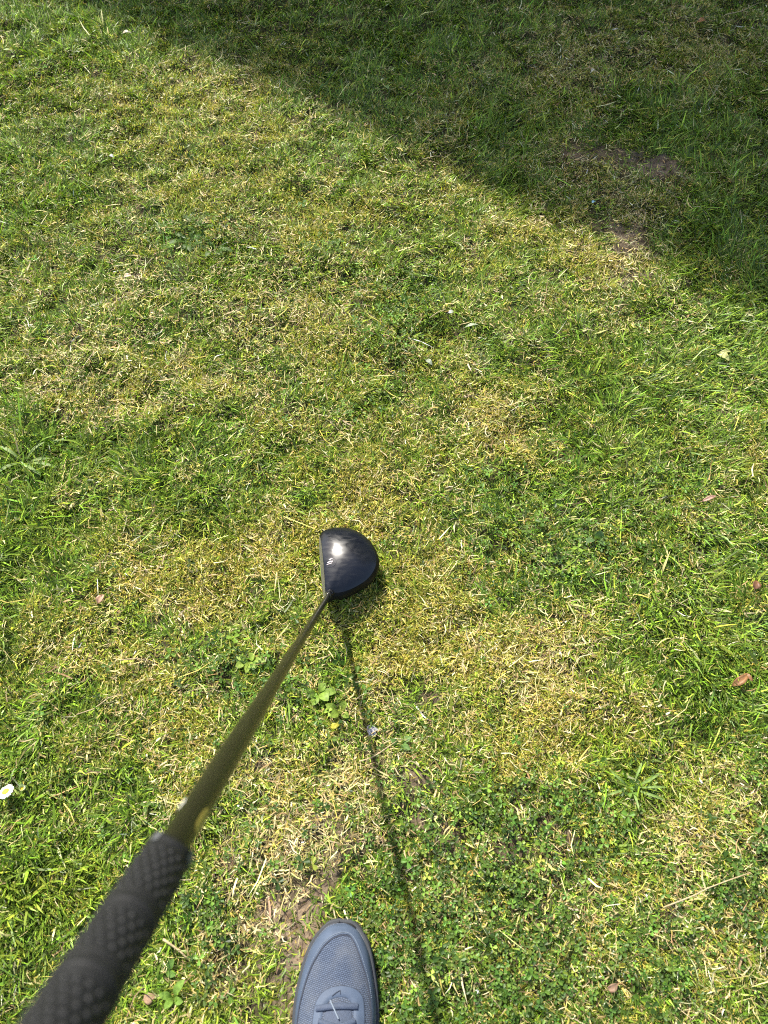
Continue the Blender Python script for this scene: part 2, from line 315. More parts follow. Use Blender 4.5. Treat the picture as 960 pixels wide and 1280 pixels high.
# green blades: tufts and loose ones
def blades(name, ntuft, per, nloose, Lm, Wm, segs, lush, label, flatter=0.0):
    tx, ty = scatter(ntuft, .05); k = len(tx); ex = np.repeat(tx, per); ey = np.repeat(ty, per)
    tr = np.abs(rng.normal(0, .010, k*per)); ta = rng.uniform(0, 2*np.pi, k*per); fl = np.repeat(flow(tx, ty), per)
    sx, sy = scatter(nloose, .05)
    x = np.concatenate([ex+tr*np.cos(ta), sx]); y = np.concatenate([ey+tr*np.sin(ta), sy])
    az = np.concatenate([np.where(rng.random(k*per) < .6, ta, fl)+rng.normal(0, .5, k*per), flow(sx, sy)+rng.normal(0, .9, len(sx))])
    wM, wS, wB, wL, wC = [samp(q, x, y) for q in 'MSBLC']
    acc = np.clip((1.0 if not lush else .22)+(.4 if not lush else .6)*wL-.38*wS-.28*wM-1.1*wB-.2*wC+(fbm(x, y, .028, 77, 2)-.5)*1.2, .06 if not lush else .01, 1)
    kk = (rng.random(len(x)) < acc*(.3+.7*gaps(x, y))) & free(x, y); x, y, az = x[kk], y[kk], az[kk]; wM, wS, wB, wL, wC = wM[kk], wS[kk], wB[kk], wL[kk], wC[kk]; n = len(x)
    L = Lm*np.exp(rng.normal(0, .38, n))*(1+.28*wL)*(1-.25*np.clip(wM+wC, 0, 1)); w = np.clip(Wm*np.exp(rng.normal(0, .3, n)), .001, .0048)*(1+.15*wL)
    GC = pick(n, [(.105, .205, .012), (.040, .092, .007), (.190, .310, .024), (.060, .125, .020), (.27, .345, .032), (.46, .44, .20)], [.28, .28, .21, .12, .07, .04])
    yel = np.clip(wM*.40+wS*.22+(fbm(x, y, .06, 41)-.55)*.8, 0, .75)[:, None]*rng.uniform(.2, 1, (n, 1))
    GC = GC*(1-yel)+np.array([.37, .35, .03])*yel
    GC = cvar(GC, n, .42, .07); base = GC*.7+np.array([.28, .26, .08])*.3
    o = strands(name, x, y, 0*x, L, w, az, rng.uniform(.35, 1.35, n), rng.uniform(.1, .9, n), rng.normal(0, .45, n), rng.normal(0, .7, n), base, GC, segs, leaf_mat(name, .22, .42, spec=.30), None if segs == 3 else [.8, 1] if segs == 2 else [1.2])
    tag(o, label, 'grass', kind='stuff'); return n
n_g = blades('lawn_grass', 22000, 13, 330000, .0165, .00185, 2, False, 'short mown green grass blades covering the whole lawn')
n_u = blades('fine_turf', 14000, 13, 340000, .0115, .0017, 1, False, 'fine short green turf between the longer grass blades')
n_g2 = blades('tall_grass', 6000, 11, 80000, .025, .0021, 3, True, 'longer lush green grass blades in tufts across the lawn')

# dry straw and thatch
x, y = scatter(370000, .02); wM, wS, wB, wL, wC = [samp(q, x, y) for q in 'MSBLC']
kk = rng.random(len(x)) < np.clip(.15+.66*wS+.22*wM-.7*wB-.25*wL+(fbm(x, y, .035, 55, 2)-.5)*1.2, .04, 1); x, y = x[kk], y[kk]; wS = wS[kk]; wM = wM[kk]; n = len(x)
L = .0125*np.exp(rng.normal(0, .55, n)); w = np.clip(.00108*np.exp(rng.normal(0, .45, n)), .0004, .0028)
SCOL = pick(n, [(.47, .38, .17), (.58, .50, .28), (.36, .25, .10), (.44, .36, .08), (.19, .12, .06), (.38, .36, .12)], [.30, .18, .17, .15, .08, .12]); SCOL = cvar(SCOL, n, .36, .05)
o = strands('dry_thatch', x, y, rng.uniform(.001, .013, n), L, w, rng.uniform(0, 2*np.pi, n), rng.uniform(1.1, 1.75, n), rng.normal(0, .5, n), rng.normal(0, 1.0, n), rng.normal(0, .8, n), SCOL, SCOL*.95, 2, leaf_mat('dry_straw', .18, .55), [.9, 1, .8])
tag(o, 'pale dry straw and dead clippings matted between the grass', 'thatch', kind='stuff'); n_s = n

# yellow moss
x, y = scatter(900000, .01); wM, wS, wB, wL, wC = [samp(q, x, y) for q in 'MSBLC']
kk = rng.random(len(x)) < np.clip(.80*wM-.02+.1*wS-.9*wB+(fbm(x, y, .035, 58, 2)-.5)*1.6, .015, 1); x, y = x[kk], y[kk]; n = len(x)
L = .0095*np.exp(rng.normal(0, .3, n)); w = np.clip(.0016*np.exp(rng.normal(0, .25, n)), .0007, .0024)
MC = pick(n, [(.42, .36, .055), (.54, .44, .08), (.29, .31, .04), (.48, .40, .16), (.19, .22, .03)], [.32, .24, .18, .14, .12]); MC = cvar(MC, n, .36, .06)
o = strands('yellow_moss', x, y, rng.uniform(.001, .010, n), L, w, rng.uniform(0, 2*np.pi, n), rng.uniform(.3, 1.5, n), rng.normal(0, .8, n), rng.normal(0, .9, n), rng.normal(0, .9, n), MC*.8, MC, 1, leaf_mat('moss', .30, .6), [1.35])
tag(o, 'yellow moss cushions spreading in patches through the lawn', 'moss', kind='stuff'); n_m = n

# clover leaves, three leaflets each
x, y = scatter(75000, .02); wC, wB = samp('C', x, y), samp('B', x, y)
kk = rng.random(len(x)) < np.clip(1.2*wC-.05-1.0*wB, .012, 1); x, y = x[kk], y[kk]; n = len(x)
lf = np.array([(0, 0, 0), (.30, .55, .10), (.26, .92, .06), (0, .86, -.03), (-.26, .92, .06), (-.30, .55, .10)])   # one leaflet, folded on its midrib, notched tip
T = []; 
for q in range(3):
    a = q*2*np.pi/3; R2 = np.array([[math.cos(a), -math.sin(a), 0], [math.sin(a), math.cos(a), 0], [0, 0, 1]]); T.append(lf@R2.T)
T = np.concatenate(T); S = .0054*np.exp(rng.normal(0, .3, n)); a = rng.uniform(0, 2*np.pi, n); tl = np.abs(rng.normal(0, .45, n)); tz = rng.uniform(0, 2*np.pi, n)
ca, sa = np.cos(a), np.sin(a); V = np.stack([T[None, :, 0]*ca[:, None]-T[None, :, 1]*sa[:, None], T[None, :, 0]*sa[:, None]+T[None, :, 1]*ca[:, None], np.repeat(T[None, :, 2], n, 0)], 2)*S[:, None, None]
V[:, :, 2] += (V[:, :, 0]*np.cos(tz)[:, None]+V[:, :, 1]*np.sin(tz)[:, None])*np.tan(np.clip(tl, 0, 1))[:, None]
V += np.stack([x, y, zg(x, y)+rng.uniform(.008, .022, n)], 1)[:, None, :]
CC = pick(n, [(.072, .132, .018), (.042, .086, .014), (.110, .178, .024), (.19, .24, .035)], [.42, .34, .19, .05]); CC = cvar(CC, n, .38, .07)
loc = np.concatenate([np.array([0, 1, 2, 3, 0, 3, 4, 5])+6*q for q in range(3)]); nl = 18
o = raw_mesh('clover', V.reshape(-1, 3), (np.arange(n)[:, None]*nl+loc).ravel(), np.tile([4]*6, n), np.concatenate([np.repeat(CC[:, None], nl, 1), np.ones((n, nl, 1))], 2).reshape(-1, 4), leaf_mat('clover_leaf', .25, .45, spec=.25))
o.data.shade_flat()
tag(o, 'tiny three leaved clover growing in dark green patches', 'clover', kind='stuff')
# crumbs of soil on the bare spots
x, y = scatter(40000, .02); wB = samp('B', x, y); kk = rng.random(len(x)) < np.clip(wB-.25, 0, 1)*.8; x, y = x[kk], y[kk]; n = len(x)
oc = np.array([(1, 0, 0), (0, 1, 0), (-1, 0, 0), (0, -1, 0), (0, 0, 1), (0, 0, -.6)], float)
V = oc[None]*(.0022*np.exp(rng.normal(0, .5, n)))[:, None, None]*rng.uniform(.6, 1.2, (n, 6, 1))
a = rng.uniform(0, 6.3, n); V = np.stack([V[:, :, 0]*np.cos(a)[:, None]-V[:, :, 1]*np.sin(a)[:, None], V[:, :, 0]*np.sin(a)[:, None]+V[:, :, 1]*np.cos(a)[:, None], V[:, :, 2]], 2)
V += np.stack([x, y, zg(x, y)+.002], 1)[:, None]
fc = np.array([0, 1, 4, 1, 2, 4, 2, 3, 4, 3, 0, 4, 1, 0, 5, 2, 1, 5, 3, 2, 5, 0, 3, 5])
CC = cvar(pick(n, [(.13, .095, .06), (.07, .048, .03), (.2, .155, .105)], [.5, .3, .2]), n, .2, .04)
o = raw_mesh('soil_crumbs', V.reshape(-1, 3), (np.arange(n)[:, None]*6+fc).ravel(), np.full(n*8, 3), np.concatenate([np.repeat(CC[:, None], 6, 1), np.ones((n, 6, 1))], 2).reshape(-1, 4), leaf_mat('crumb', 0, .9, spec=.1))
o.data.shade_flat(); tag(o, 'loose brown soil crumbs on the worn bare spots', 'soil', kind='stuff')
print(n_g, n_u, n_g2, n_s, n_m)

# ------------------------------------------------------------------ golf club
club = tag(empty('golf_club', (HEADC[0], HEADC[1], .008)), 'golf driver with glossy black head, olive tinted black shaft and black rubber grip', 'golf club')
m_crown = bpy.data.materials.new('crown_paint'); m_crown.use_nodes = True; nt = m_crown.node_tree; b = nt.nodes['Principled BSDF']
b.inputs['Base Color'].default_value = (.004, .005, .008, 1); b.inputs['Coat Weight'].default_value = .12; b.inputs['Coat Roughness'].default_value = .16; b.inputs['Specular IOR Level'].default_value = .36
tc = nt.nodes.new('ShaderNodeTexCoord'); mp = nt.nodes.new('ShaderNodeMapping'); mp.inputs['Scale'].default_value = (1, 2.4, 1); mp.inputs['Rotation'].default_value = (0, 0, .9); nt.links.new(tc.outputs['Object'], mp.inputs['Vector'])
ns = nt.nodes.new('ShaderNodeTexNoise'); ns.inputs['Scale'].default_value = 28; ns.inputs['Detail'].default_value = 7; ns.inputs['Distortion'].default_value = 1.6; nt.links.new(mp.outputs[0], ns.inputs['Vector'])
mr = nt.nodes.new('ShaderNodeMapRange'); mr.inputs['From Min'].default_value = .35; mr.inputs['From Max'].default_value = .7; mr.inputs['To Min'].default_value = .19; mr.inputs['To Max'].default_value = .46
nt.links.new(ns.outputs['Fac'], mr.inputs['Value']); nt.links.new(mr.outputs[0], b.inputs['Roughness'])
m_sole = mat('sole_black', (.005, .005, .006), .45, spec=.12, var=.3, vscale=60)
m_face = mat('face_metal', (.36, .35, .32), .42, .85, var=.12, vscale=90, bump=.15, bscale=400)
m_ferr = mat('ferrule_black', (.012, .012, .012), .18, coat=.5)
m_hosel = mat('hosel_metal', (.10, .10, .10), .25, .9)
ext = [G(360+a/6, 630+b_/6, .047)[:2] for a, b_ in [(275,735),(226,655),(204,510),(204,390),(218,290)]]
ring = catmull(HOUT+ext, 5); cen = G(360+430/6, 630+430/6, .047)[:2]
prof = [(0, .0075), (.3, .0078), (.55, .009), (.75, .013), (.88, .019), (.955, .0265), (.99, .033), (1., .038), (.992, .0425), (.965, .0468), (.92, .0508), (.85, .0548), (.76, .0584), (.64, .0618), (.5, .0648), (.36, .0668), (.2, .0682), (.08, .0688), (0, .069)]
V = []; nr = len(ring)
prof = [(a, z+.007) for a, z in prof]
for s, z in prof[1:-1]:
    for q in ring:                                     # rounder towards the middle so the dome has no radial ridges
        d0 = q-cen; a = math.atan2(d0[1]/.064, d0[0]/.056); k = s**2.2; el = np.array([.056*math.cos(a), .064*math.sin(a)])
        p = cen+s*(el*(1-k)+d0*k); V.append((p[0], p[1], z))
F = grid_faces(len(prof)-2, nr, True); V.append((cen[0], cen[1], prof[0][1])); V.append((cen[0], cen[1], prof[-1][1])); lo, hi = len(V)-2, len(V)-1; lr = (len(prof)-3)*nr
for j in range(nr): F.append((lo, (j+1) % nr, j)); F.append((hi, lr+j, lr+(j+1) % nr))
bm = bmesh.new(); me = pyd('tmp', V, F); bm.from_mesh(me)
a1 = G(360+240/6, 630+235/6, .053); a2 = G(360+281/6, 630+690/6, .053); fd = (a2-a1)/np.linalg.norm(a2-a1); fn = np.cross(fd, [0, 0, 1]); fn = fn if fn[0] < 0 else -fn
fn = fn*math.cos(rad(9.5))+np.array([0, 0, 1])*math.sin(rad(9.5))
res = bmesh.ops.bisect_plane(bm, geom=bm.verts[:]+bm.edges[:]+bm.faces[:], plane_co=tuple(a1), plane_no=tuple(fn), clear_outer=True)
cut = [e_ for e_ in res['geom_cut'] if isinstance(e_, bmesh.types.BMEdge)]
# face plate: filled cut, slightly bulged
loopv = []; e0 = cut[0]; v = e0.verts[0]; pe = None
adj = {}
for e_ in cut:
    for q in e_.verts: adj.setdefault(q, []).append(e_)
start = v
while True:
    loopv.append(v.co.copy()); nx = [e_ for e_ in adj[v] if e_ is not pe][0]; pe = nx; v = nx.other_vert(v)
    if v is start: break
fc = sum(loopv, Vector())/len(loopv); FV = []; rings_ = [1, .96, .8, .6, .4, .2]
for s in rings_:
    for q in loopv: FV.append(fc+(q-fc)*s+Vector(tuple(fn))*(.0004+.0022*(1-s*s)))
k = len(loopv); FF = grid_faces(len(rings_), k, True)+[tuple(range((len(rings_)-1)*k, len(rings_)*k))]
head_bm = bm
# split upper (crown) and lower (sole) above the girth, sole black taking in the rim
def sub(keep_top):
    c = head_bm.copy(); dl = [f_ for f_ in c.faces if (f_.calc_center_median().z > .0595) != keep_top]; bmesh.ops.delete(c, geom=dl, context='FACES'); return c
head = link('club_head', bm_mesh('club_head', sub(False)), m_sole, club, True)
crown = link('crown', bm_mesh('crown', sub(True)), m_crown, head, True)
head_bm.free()
fm = pyd('face_plate', FV, FF); face = link('face_plate', fm, m_face, head, True)
from mathutils.bvhtree import BVHTree
_cb = BVHTree.FromPolygons([v.co[:] for v in crown.data.vertices], [tuple(p.vertices) for p in crown.data.polygons])
def crown_z(x, y):
    h = _cb.ray_cast(Vector((float(x), float(y), .2)), Vector((0, 0, -1)))[0]
    return h.z if h else .06
# alignment emblem on the crown: three swept bars in a ring
ec = G(413, 703, .071)
def crown_strip(name, pts, width, m_, parent, lift=.0006):
    V = []; n = len(pts)
    for i, p in enumerate(pts):
        d = np.array(pts[min(i+1, n-1)])-np.array(pts[max(i-1, 0)]); d = d/np.linalg.norm(d); s = np.array([-d[1], d[0]]); hw = width*.5*(1 if 0 < i < n-1 else .45)
        for sg in (-1, 1):
            q = np.array(p)+s*sg*hw; V.append((q[0], q[1], crown_z(q[0], q[1])+lift))
    return link(name, pyd(name, V, grid_faces(n, 2)), m_, parent)
m_emb = mat('emblem_silver', (.34, .30, .31), .45, .1); m_embd = mat('emblem_ring', (.012, .012, .016), .15, coat=.6)
emb = crown_strip('emblem', [(ec[0]-.0055+.0011*i, ec[1]-.0008+.0004*i*(1 if i < 6 else .6)) for i in range(10)], .0022, m_emb, crown)
for dy, x0, x1, wdt in ((.0042, -.0025, .0035, .0017), (-.0040, -.0065, .0030, .0014)):
    e2 = crown_strip('emblem_bar', [(ec[0]+x0+(x1-x0)*i/8, ec[1]+dy+.0022*(i/8)) for i in range(9)], wdt, m_emb, crown)
crown_strip('emblem_ring', [(ec[0]+.0095*math.cos(t), ec[1]+.0085*math.sin(t)) for t in np.linspace(-2.3, 1.3, 26)], .0013, m_embd, crown, .0005)
# hosel, ferrule, shaft, grip along the shaft line
hos = link('hosel', lathe('hosel', SHAFT_TIP, SD, [(-.030, .0068), (-.012, .0068), (-.0045, .0066), (-.004, .0060), (0, .0060)], 32), m_crown, head, True)
link('hosel_ring', lathe('hosel_ring', SHAFT_TIP, SD, [(-.0095, .0070), (-.0090, .0074), (-.0072, .0074), (-.0067, .0070)], 32, False), m_ferr, head, True)
link('ferrule', lathe('ferrule', SHAFT_TIP, SD, [(-.002, .0062), (.000, .0064), (.006, .0062), (.006, .0059), (.0075, .0059), (.0075, .0062), (.018, .0051), (.024, .0046), (.0245, .0040)], 32), m_ferr, club, True)
ML = float(np.linalg.norm(MOUTH-SHAFT_TIP))
m_shaft = mat('shaft_tinted', (.011, .011, .0055), .34, spec=.38, coat=.15, coat_rough=.15, var=.12, vscale=30)  # black shaft; olive of the reflected grass put into the base colour
shaft = link('shaft', lathe('shaft', SHAFT_TIP, SD, [(.01, .0040), (.05, .00425), (.2, .0050), (.4, .0060), (.5, .0066), (.57, .0073), (.65, .0082), (.71, .0088), (.765, .0088), (ML, .0086), (ML+.02, .0085)], 40), m_shaft, club, True)
V3_ = lambda p: Vector(tuple(map(float, p)))
u_, v_ = basis(SD); to_cam = Vector(tuple(_C-(SHAFT_TIP+SD*(ML-.04)))); cu, cv = to_cam.dot(u_), to_cam.dot(v_); acam = math.atan2(cv, cu)
def shaft_patch(name, s0, s1, a0, a1, m_, skew=0):
    V = []; nu, nv = 8, 8
    for i in range(nu):
        for j in range(nv):
            t, q = i/(nu-1), j/(nv-1); s = s0+(s1-s0)*t; r_ = np.interp(s, [.765, ML], [.0088, .0086])+.00025; w_ = math.sqrt(max(.04, 1-(2*t-1)**4))
            a = (a0+a1)/2+(q-.5)*(a1-a0)*w_+skew*t; p = Vector(tuple(SHAFT_TIP+SD*s))+(u_*math.cos(a)+v_*math.sin(a))*r_; V.append(p)
    return link(name, pyd(name, V, grid_faces(nu, nv)), m_, shaft, True)
m_yel = mat('decal_yellow', (.36, .29, .055), .5, var=.1, vscale=200); m_wht = mat('decal_white', (.45, .45, .40), .5)
SIGN = -1
shaft_patch('yellow_decal', ML-.040, ML-.013, acam+SIGN*.45, acam+SIGN*1.15, m_yel)
shaft_patch('white_decal', ML-.044, ML-.030, acam-SIGN*1.6, acam-SIGN*1.1, m_wht)
m_grip = mat('grip_rubber', (.0095, .010, .011), .58, spec=.3, var=.15, vscale=80, bump=.3, bscale=900)
gp = [(-.001, .0078), (0, .0112), (.0015, .0124), (.003, .0128), (.007, .0130), (.008, .0126), (.012, .0127)]
def gr(s): return float(np.interp(s, [0, .123, .262, .27], [.0127, .0133, .0142, .0142]))
bands = [.064, .106, .148, .190, .232]
for s in np.arange(.014, .2685, .001):
    r_ = gr(s)
    for bd in bands:
        q = abs(s-bd)
        if q < .0075: r_ += .0008*max(0, math.cos(q/.0075*math.pi/2))**.5 - (.0011 if 3.2 < q*1000 < 4.6 else 0)
    gp.append((float(s), r_))
gp += [(.269, .0150), (.2715, .0150), (.273, .0130), (.274, .008), (.274, .001)]
gme = lathe('grip', MOUTH, SD, gp, 56)
for v in gme.vertices:                                 # scalloped mouth, cut back on top
    q = v.co-V3_(MOUTH); s_ = q.dot(V3_(SD)); a = math.atan2(q.dot(v_), q.dot(u_))
    if s_ < .03: v.co += V3_(SD)*(.011*max(0, math.cos(a-acam))**2*(1-s_/.03))
grip = link('grip', gme, m_grip, club, True)
db = bmesh.new(); row = 0
for s in np.arange(.0225, .262, .0052):
    row += 1
    if any(abs(s-bd) < .0095 for bd in bands): continue
    nd = 16
    for q in range(nd):
        a = 2*math.pi*(q+(row % 2)*.5)/nd; c = Vector(tuple(MOUTH+SD*s)); rn = u_*math.cos(a)+v_*math.sin(a)
        mt = Matrix.Translation(c+rn*(gr(s)-.0002)) @ rn.to_track_quat('Z', 'Y').to_matrix().to_4x4() @ Matrix.Diagonal((1, 1, .5, 1))
        bmesh.ops.create_icosphere(db, subdivisions=1, radius=.0019, matrix=mt)
dots = link('grip_studs', bm_mesh('grip_studs', db), m_grip, grip, True); dots['kind'] = 'stuff'
# pale marks at the mouth of the grip
def grip_patch(s0, s1, a0, a1):
    V = []; nu = nv = 6
    for i in range(nu):
        for j in range(nv):
            s = s0+(s1-s0)*i/(nu-1); a = a0+(a1-a0)*j/(nv-1); V.append(Vector(tuple(MOUTH+SD*s))+(u_*math.cos(a)+v_*math.sin(a))*(.0133))
    link('pale_mark', pyd('pale_mark', V, grid_faces(nu, nv)), mat('pale_grey', (.07, .075, .08), .6), grip, True)
grip_patch(.006, .016, acam-1.2, acam-.75); grip_patch(.008, .016, acam+.7, acam+1.0)

# ------------------------------------------------------------------ shoe (left foot), toe at the foot of the picture
shoe = tag(empty('shoe', (-.062, -.16, 0)), 'slate blue mesh trainer with toe cap and laces standing on the grass', 'shoe')
m_mesh = bpy.data.materials.new('shoe_mesh'); m_mesh.use_nodes = True; nt = m_mesh.node_tree; b = nt.nodes['Principled BSDF']; b.inputs['Roughness'].default_value = .8; b.inputs['Specular IOR Level'].default_value = .25
b.inputs['Sheen Weight'].default_value = .15
tc = nt.nodes.new('ShaderNodeTexCoord'); mp = nt.nodes.new('ShaderNodeMapping'); mp.inputs['Rotation'].default_value = (0, 0, .25); nt.links.new(tc.outputs['Object'], mp.inputs['Vector'])
bk = nt.nodes.new('ShaderNodeTexBrick'); bk.inputs['Scale'].default_value = 1; bk.inputs['Brick Width'].default_value = .0032; bk.inputs['Row Height'].default_value = .0021; bk.inputs['Mortar Size'].default_value = .00055; bk.inputs['Mortar Smooth'].default_value = .8
bk.inputs['Color1'].default_value = (.072, .097, .150, 1); bk.inputs['Color2'].default_value = (.056, .076, .120, 1); bk.inputs['Mortar'].default_value = (.012, .017, .030, 1)
nt.links.new(mp.outputs[0], bk.inputs['Vector'])
dn_ = nt.nodes.new('ShaderNodeTexNoise'); dn_.inputs['Scale'].default_value = 35; dn_.inputs['Detail'].default_value = 6; nt.links.new(tc.outputs['Object'], dn_.inputs['Vector'])
dm = nt.nodes.new('ShaderNodeMapRange'); dm.inputs['From Min'].default_value = .4; dm.inputs['From Max'].default_value = .75; dm.inputs['To Max'].default_value = .35; nt.links.new(dn_.outputs['Fac'], dm.inputs['Value'])
dx = nt.nodes.new('ShaderNodeMix'); dx.data_type = 'RGBA'; dx.inputs[7].default_value = (.13, .135, .14, 1); nt.links.new(dm.outputs[0], dx.inputs['Factor']); nt.links.new(bk.outputs['Color'], dx.inputs[6]); nt.links.new(dx.outputs[2], b.inputs['Base Color'])
bp = nt.nodes.new('ShaderNodeBump'); bp.invert = True; bp.inputs['Strength'].default_value = .6; bp.inputs['Distance'].default_value = .0006; nt.links.new(bk.outputs['Fac'], bp.inputs['Height']); nt.links.new(bp.outputs['Normal'], b.inputs['Normal'])
m_over = mat('shoe_overlay', (.056, .076, .115), .6, spec=.2, var=.10, vscale=60, bump=.15, bscale=500)
m_solem = mat('shoe_sole', (.012, .013, .015), .75, var=.3, vscale=60, bump=.4, bscale=200)
m_mid = mat('shoe_midsole', (.022, .025, .030), .7, var=.15, vscale=60)
m_lace = mat('shoe_lace', (.034, .048, .080), .75, var=.2, vscale=400, bump=.5, bscale=900)
m_stitch = mat('shoe_stitch', (.13, .16, .20), .7); m_groove = mat('shoe_seam', (.018, .024, .040), .8); m_open = mat('shoe_lining', (.02, .025, .035), .9)
SO = catmull(SHOE, 6); sc = np.array([-.063, -.15])
def inset(P, d):
    P = np.asarray(P); t = np.roll(P, -1, 0)-np.roll(P, 1, 0); t /= np.linalg.norm(t, axis=1)[:, None]; nrm = np.stack([-t[:, 1], t[:, 0]], 1)
    s = np.sign(((P-sc)*nrm).sum(1).mean()); return P-nrm*s*d
UP = inset(SO, .0035)
ytop, ybot = UP[:, 1].max(), UP[:, 1].min()
def xr(y):
    y = np.clip(y, ybot+1e-5, ytop-1e-5); X = []
    for i in range(len(UP)):
        a, c = UP[i], UP[(i+1) % len(UP)]
        if (a[1] > y) != (c[1] > y): X.append(a[0]+(c[0]-a[0])*(y-a[1])/(c[1]-a[1]))
    return (min(X), max(X)) if len(X) >= 2 else (-.06, -.06)
HY = [-.315, -.31, -.29, -.25, -.21, -.19, -.16, -.13, -.11, -.09, -.07, -.05, -.035, -.024, -.018, -.0145]
HZ = [.040, .085, .105, .098, .094, .096, .092, .079, .0715, .0655, .0605, .0555, .0505, .0440, .0370, .0260]
Z0 = .022
def SZ(x, y):
    l, r_ = xr(y); c = (l+r_)/2; h = np.interp(y, HY, HZ); X = min(1, abs(x-c)/max(1e-6, (r_-l)/2)); s = math.sqrt(max(0, 1-X**(2/.92))); return Z0+(h-Z0)*s**.72
ys = np.concatenate([np.linspace(ytop-.00002, ytop-.012, 14), np.linspace(ytop-.014, ybot+.012, 70), np.linspace(ybot+.01, ybot+.00002, 12)])
V = []; nph = 49
for y in ys:
    l, r_ = xr(y); c, w_ = (l+r_)/2, (r_-l)/2; h = np.interp(y, HY, HZ)
    for q in range(nph):
        ph = math.pi*q/(nph-1); cs = math.cos(ph); V.append((c+w_*math.copysign(abs(cs)**.92, cs), y, Z0-.003+(h-Z0+.003)*abs(math.sin(ph))**.72))
upper = link('upper', pyd('upper', V, grid_faces(len(ys), nph)), m_mesh, shoe, True)
def slab(name, P, z0, z1, m_, top=.0015):
    n = len(P); Q = inset(P, top); V = [(p[0], p[1], z0) for p in P]+[(p[0], p[1], z1-.001) for p in P]+[(p[0], p[1], z1) for p in Q]
    F = grid_faces(3, n, True)+[tuple(range(n))[::-1], tuple(range(2*n, 3*n))]; return link(name, pyd(name, V, F), m_, shoe, False)
zs = .006
slab('outsole', inset(SO, -.0012), zs-.004, zs+.008, m_solem); slab('midsole', SO, zs+.008, .0265, m_mid)
def drape(name, A, B, rows, lift, m_, parent, flip=False):
    """a band on the upper between plan curves A and B"""
    A = np.asarray(A); B = np.asarray(B); V = []
    tt = np.concatenate([[0, .035], np.linspace(.08, .93, rows-3), [1]])
    for i in range(len(A)):
        for t in tt:
            p = A[i]*(1-t)+B[i]*t; k = 1 if 0 < t < 1 else -.3; V.append((p[0], p[1], SZ(p[0], p[1])+lift*k))
    return link(name, pyd(name, V, grid_faces(len(A), rows)), m_, parent, True)
inner = catmull([(-.112,-.150),(-.1125,-.1262),(-.1095,-.1019),(-.0995,-.0694),(-.0862,-.0466),(-.0741,-.0343),(-.0616,-.0285),(-.0535,-.0275),(-.0453,-.0296),(-.0375,-.0405),(-.0300,-.0573),(-.0215,-.0800),(-.0165,-.105),(-.0150,-.13),(-.0155,-.15)], 6, False)
outer = []
for p in inner:                                       # nearest way outwards to the edge of the upper
    d = UP-p; j = np.argmin((d**2).sum(1)); outer.append(UP[j])
outer = np.array(outer)
for _ in range(6): outer[1:-1] = (outer[:-2]+outer[1:-1]*2+outer[2:])/4
outer = np.array([o_+(np.array([-.063, -.12])-o_)*.012 for o_ in outer])
rand_ = drape('toe_cap', inner, outer, 14, .0009, m_over, shoe)
V = []
def ribbon(name, pts, width, lift, m_, parent, z=None, thick=0.0):
    n = len(pts); V = []
    for i in range(n):
        p = np.array(pts[i]); d = np.array(pts[min(i+1, n-1)])-np.array(pts[max(i-1, 0)]); d = d/np.linalg.norm(d); s = np.array([-d[1], d[0]])
        for sg, k in ((-1, 0), (-.8, 1), (.8, 1), (1, 0)):
            q = p+s*sg*width/2; V.append((q[0], q[1], SZ(q[0], q[1])+lift+thick*k))
    return link(name, pyd(name, V, grid_faces(n, 4)), m_, parent, True)
ribbon('seam', inner+(np.array([-.060, -.11])-inner)*.011, .0017, .0004, m_groove, rand_, thick=.0004)
mid_ = inner*.55+outer*.45
sb = bmesh.new()                                       # stitches along the toe cap, one part
st_c = inner*.80+outer*.20
for i in range(14, len(st_c)-14, 1):
    for t in (0, .5):
        p = st_c[i]*(1-t)+st_c[i+1]*t; z_ = SZ(p[0], p[1])+.0017; d = st_c[i+1]-st_c[i]; a = math.atan2(d[1], d[0])
        bmesh.ops.create_cube(sb, size=1, matrix=Matrix.Translation((p[0], p[1], z_)) @ Matrix.Rotation(a, 4, 'Z') @ Matrix.Diagonal((.0013, .0005, .0004, 1)))
o = link('stitching', bm_mesh('stitching', sb), m_stitch, rand_); o['kind'] = 'stuff'
# bumper at the very toe
tip = catmull([(-.086,-.0215),(-.075,-.0155),(-.0595,-.0135),(-.046,-.0170),(-.0385,-.0215)], 6, False)
drape('toe_bumper', tip, np.array([p+(np.array([-.0595, .06])-p)/np.linalg.norm(np.array([-.0595, .06])-p)*.004 for p in tip]), 4, .0022, m_solem, shoe)
# eyestay: horseshoe round the tongue
eo = catmull([(-.097,-.165),(-.0915,-.130),(-.0885,-.106),(-.0813,-.0933),(-.0694,-.0868),(-.0556,-.0848),(-.0417,-.0868),(-.0311,-.0925),(-.0258,-.1034),(-.0245,-.130),(-.027,-.165)], 6, False)
ei = catmull([(-.084,-.167),(-.0800,-.135),(-.0775,-.112),(-.0720,-.1035),(-.0650,-.0985),(-.0560,-.0970),(-.0475,-.0985),(-.0420,-.1035),(-.0390,-.112),(-.0385,-.135),(-.041,-.167)], 6, False)
eye = drape('eyestay', eo, ei, 6, .0009, m_over, shoe); ribbon('seam', eo, .0009, .0002, m_groove, eye, thick=.0001)
ton = catmull([(-.079,-.170),(-.0765,-.135),(-.0745,-.114),(-.0680,-.1050),(-.0565,-.1015),(-.0455,-.1050),(-.0415,-.114),(-.0405,-.135),(-.042,-.170)], 6, False)
tmid = np.array([(-.0585, p[1]*.6-.062) for p in ton])
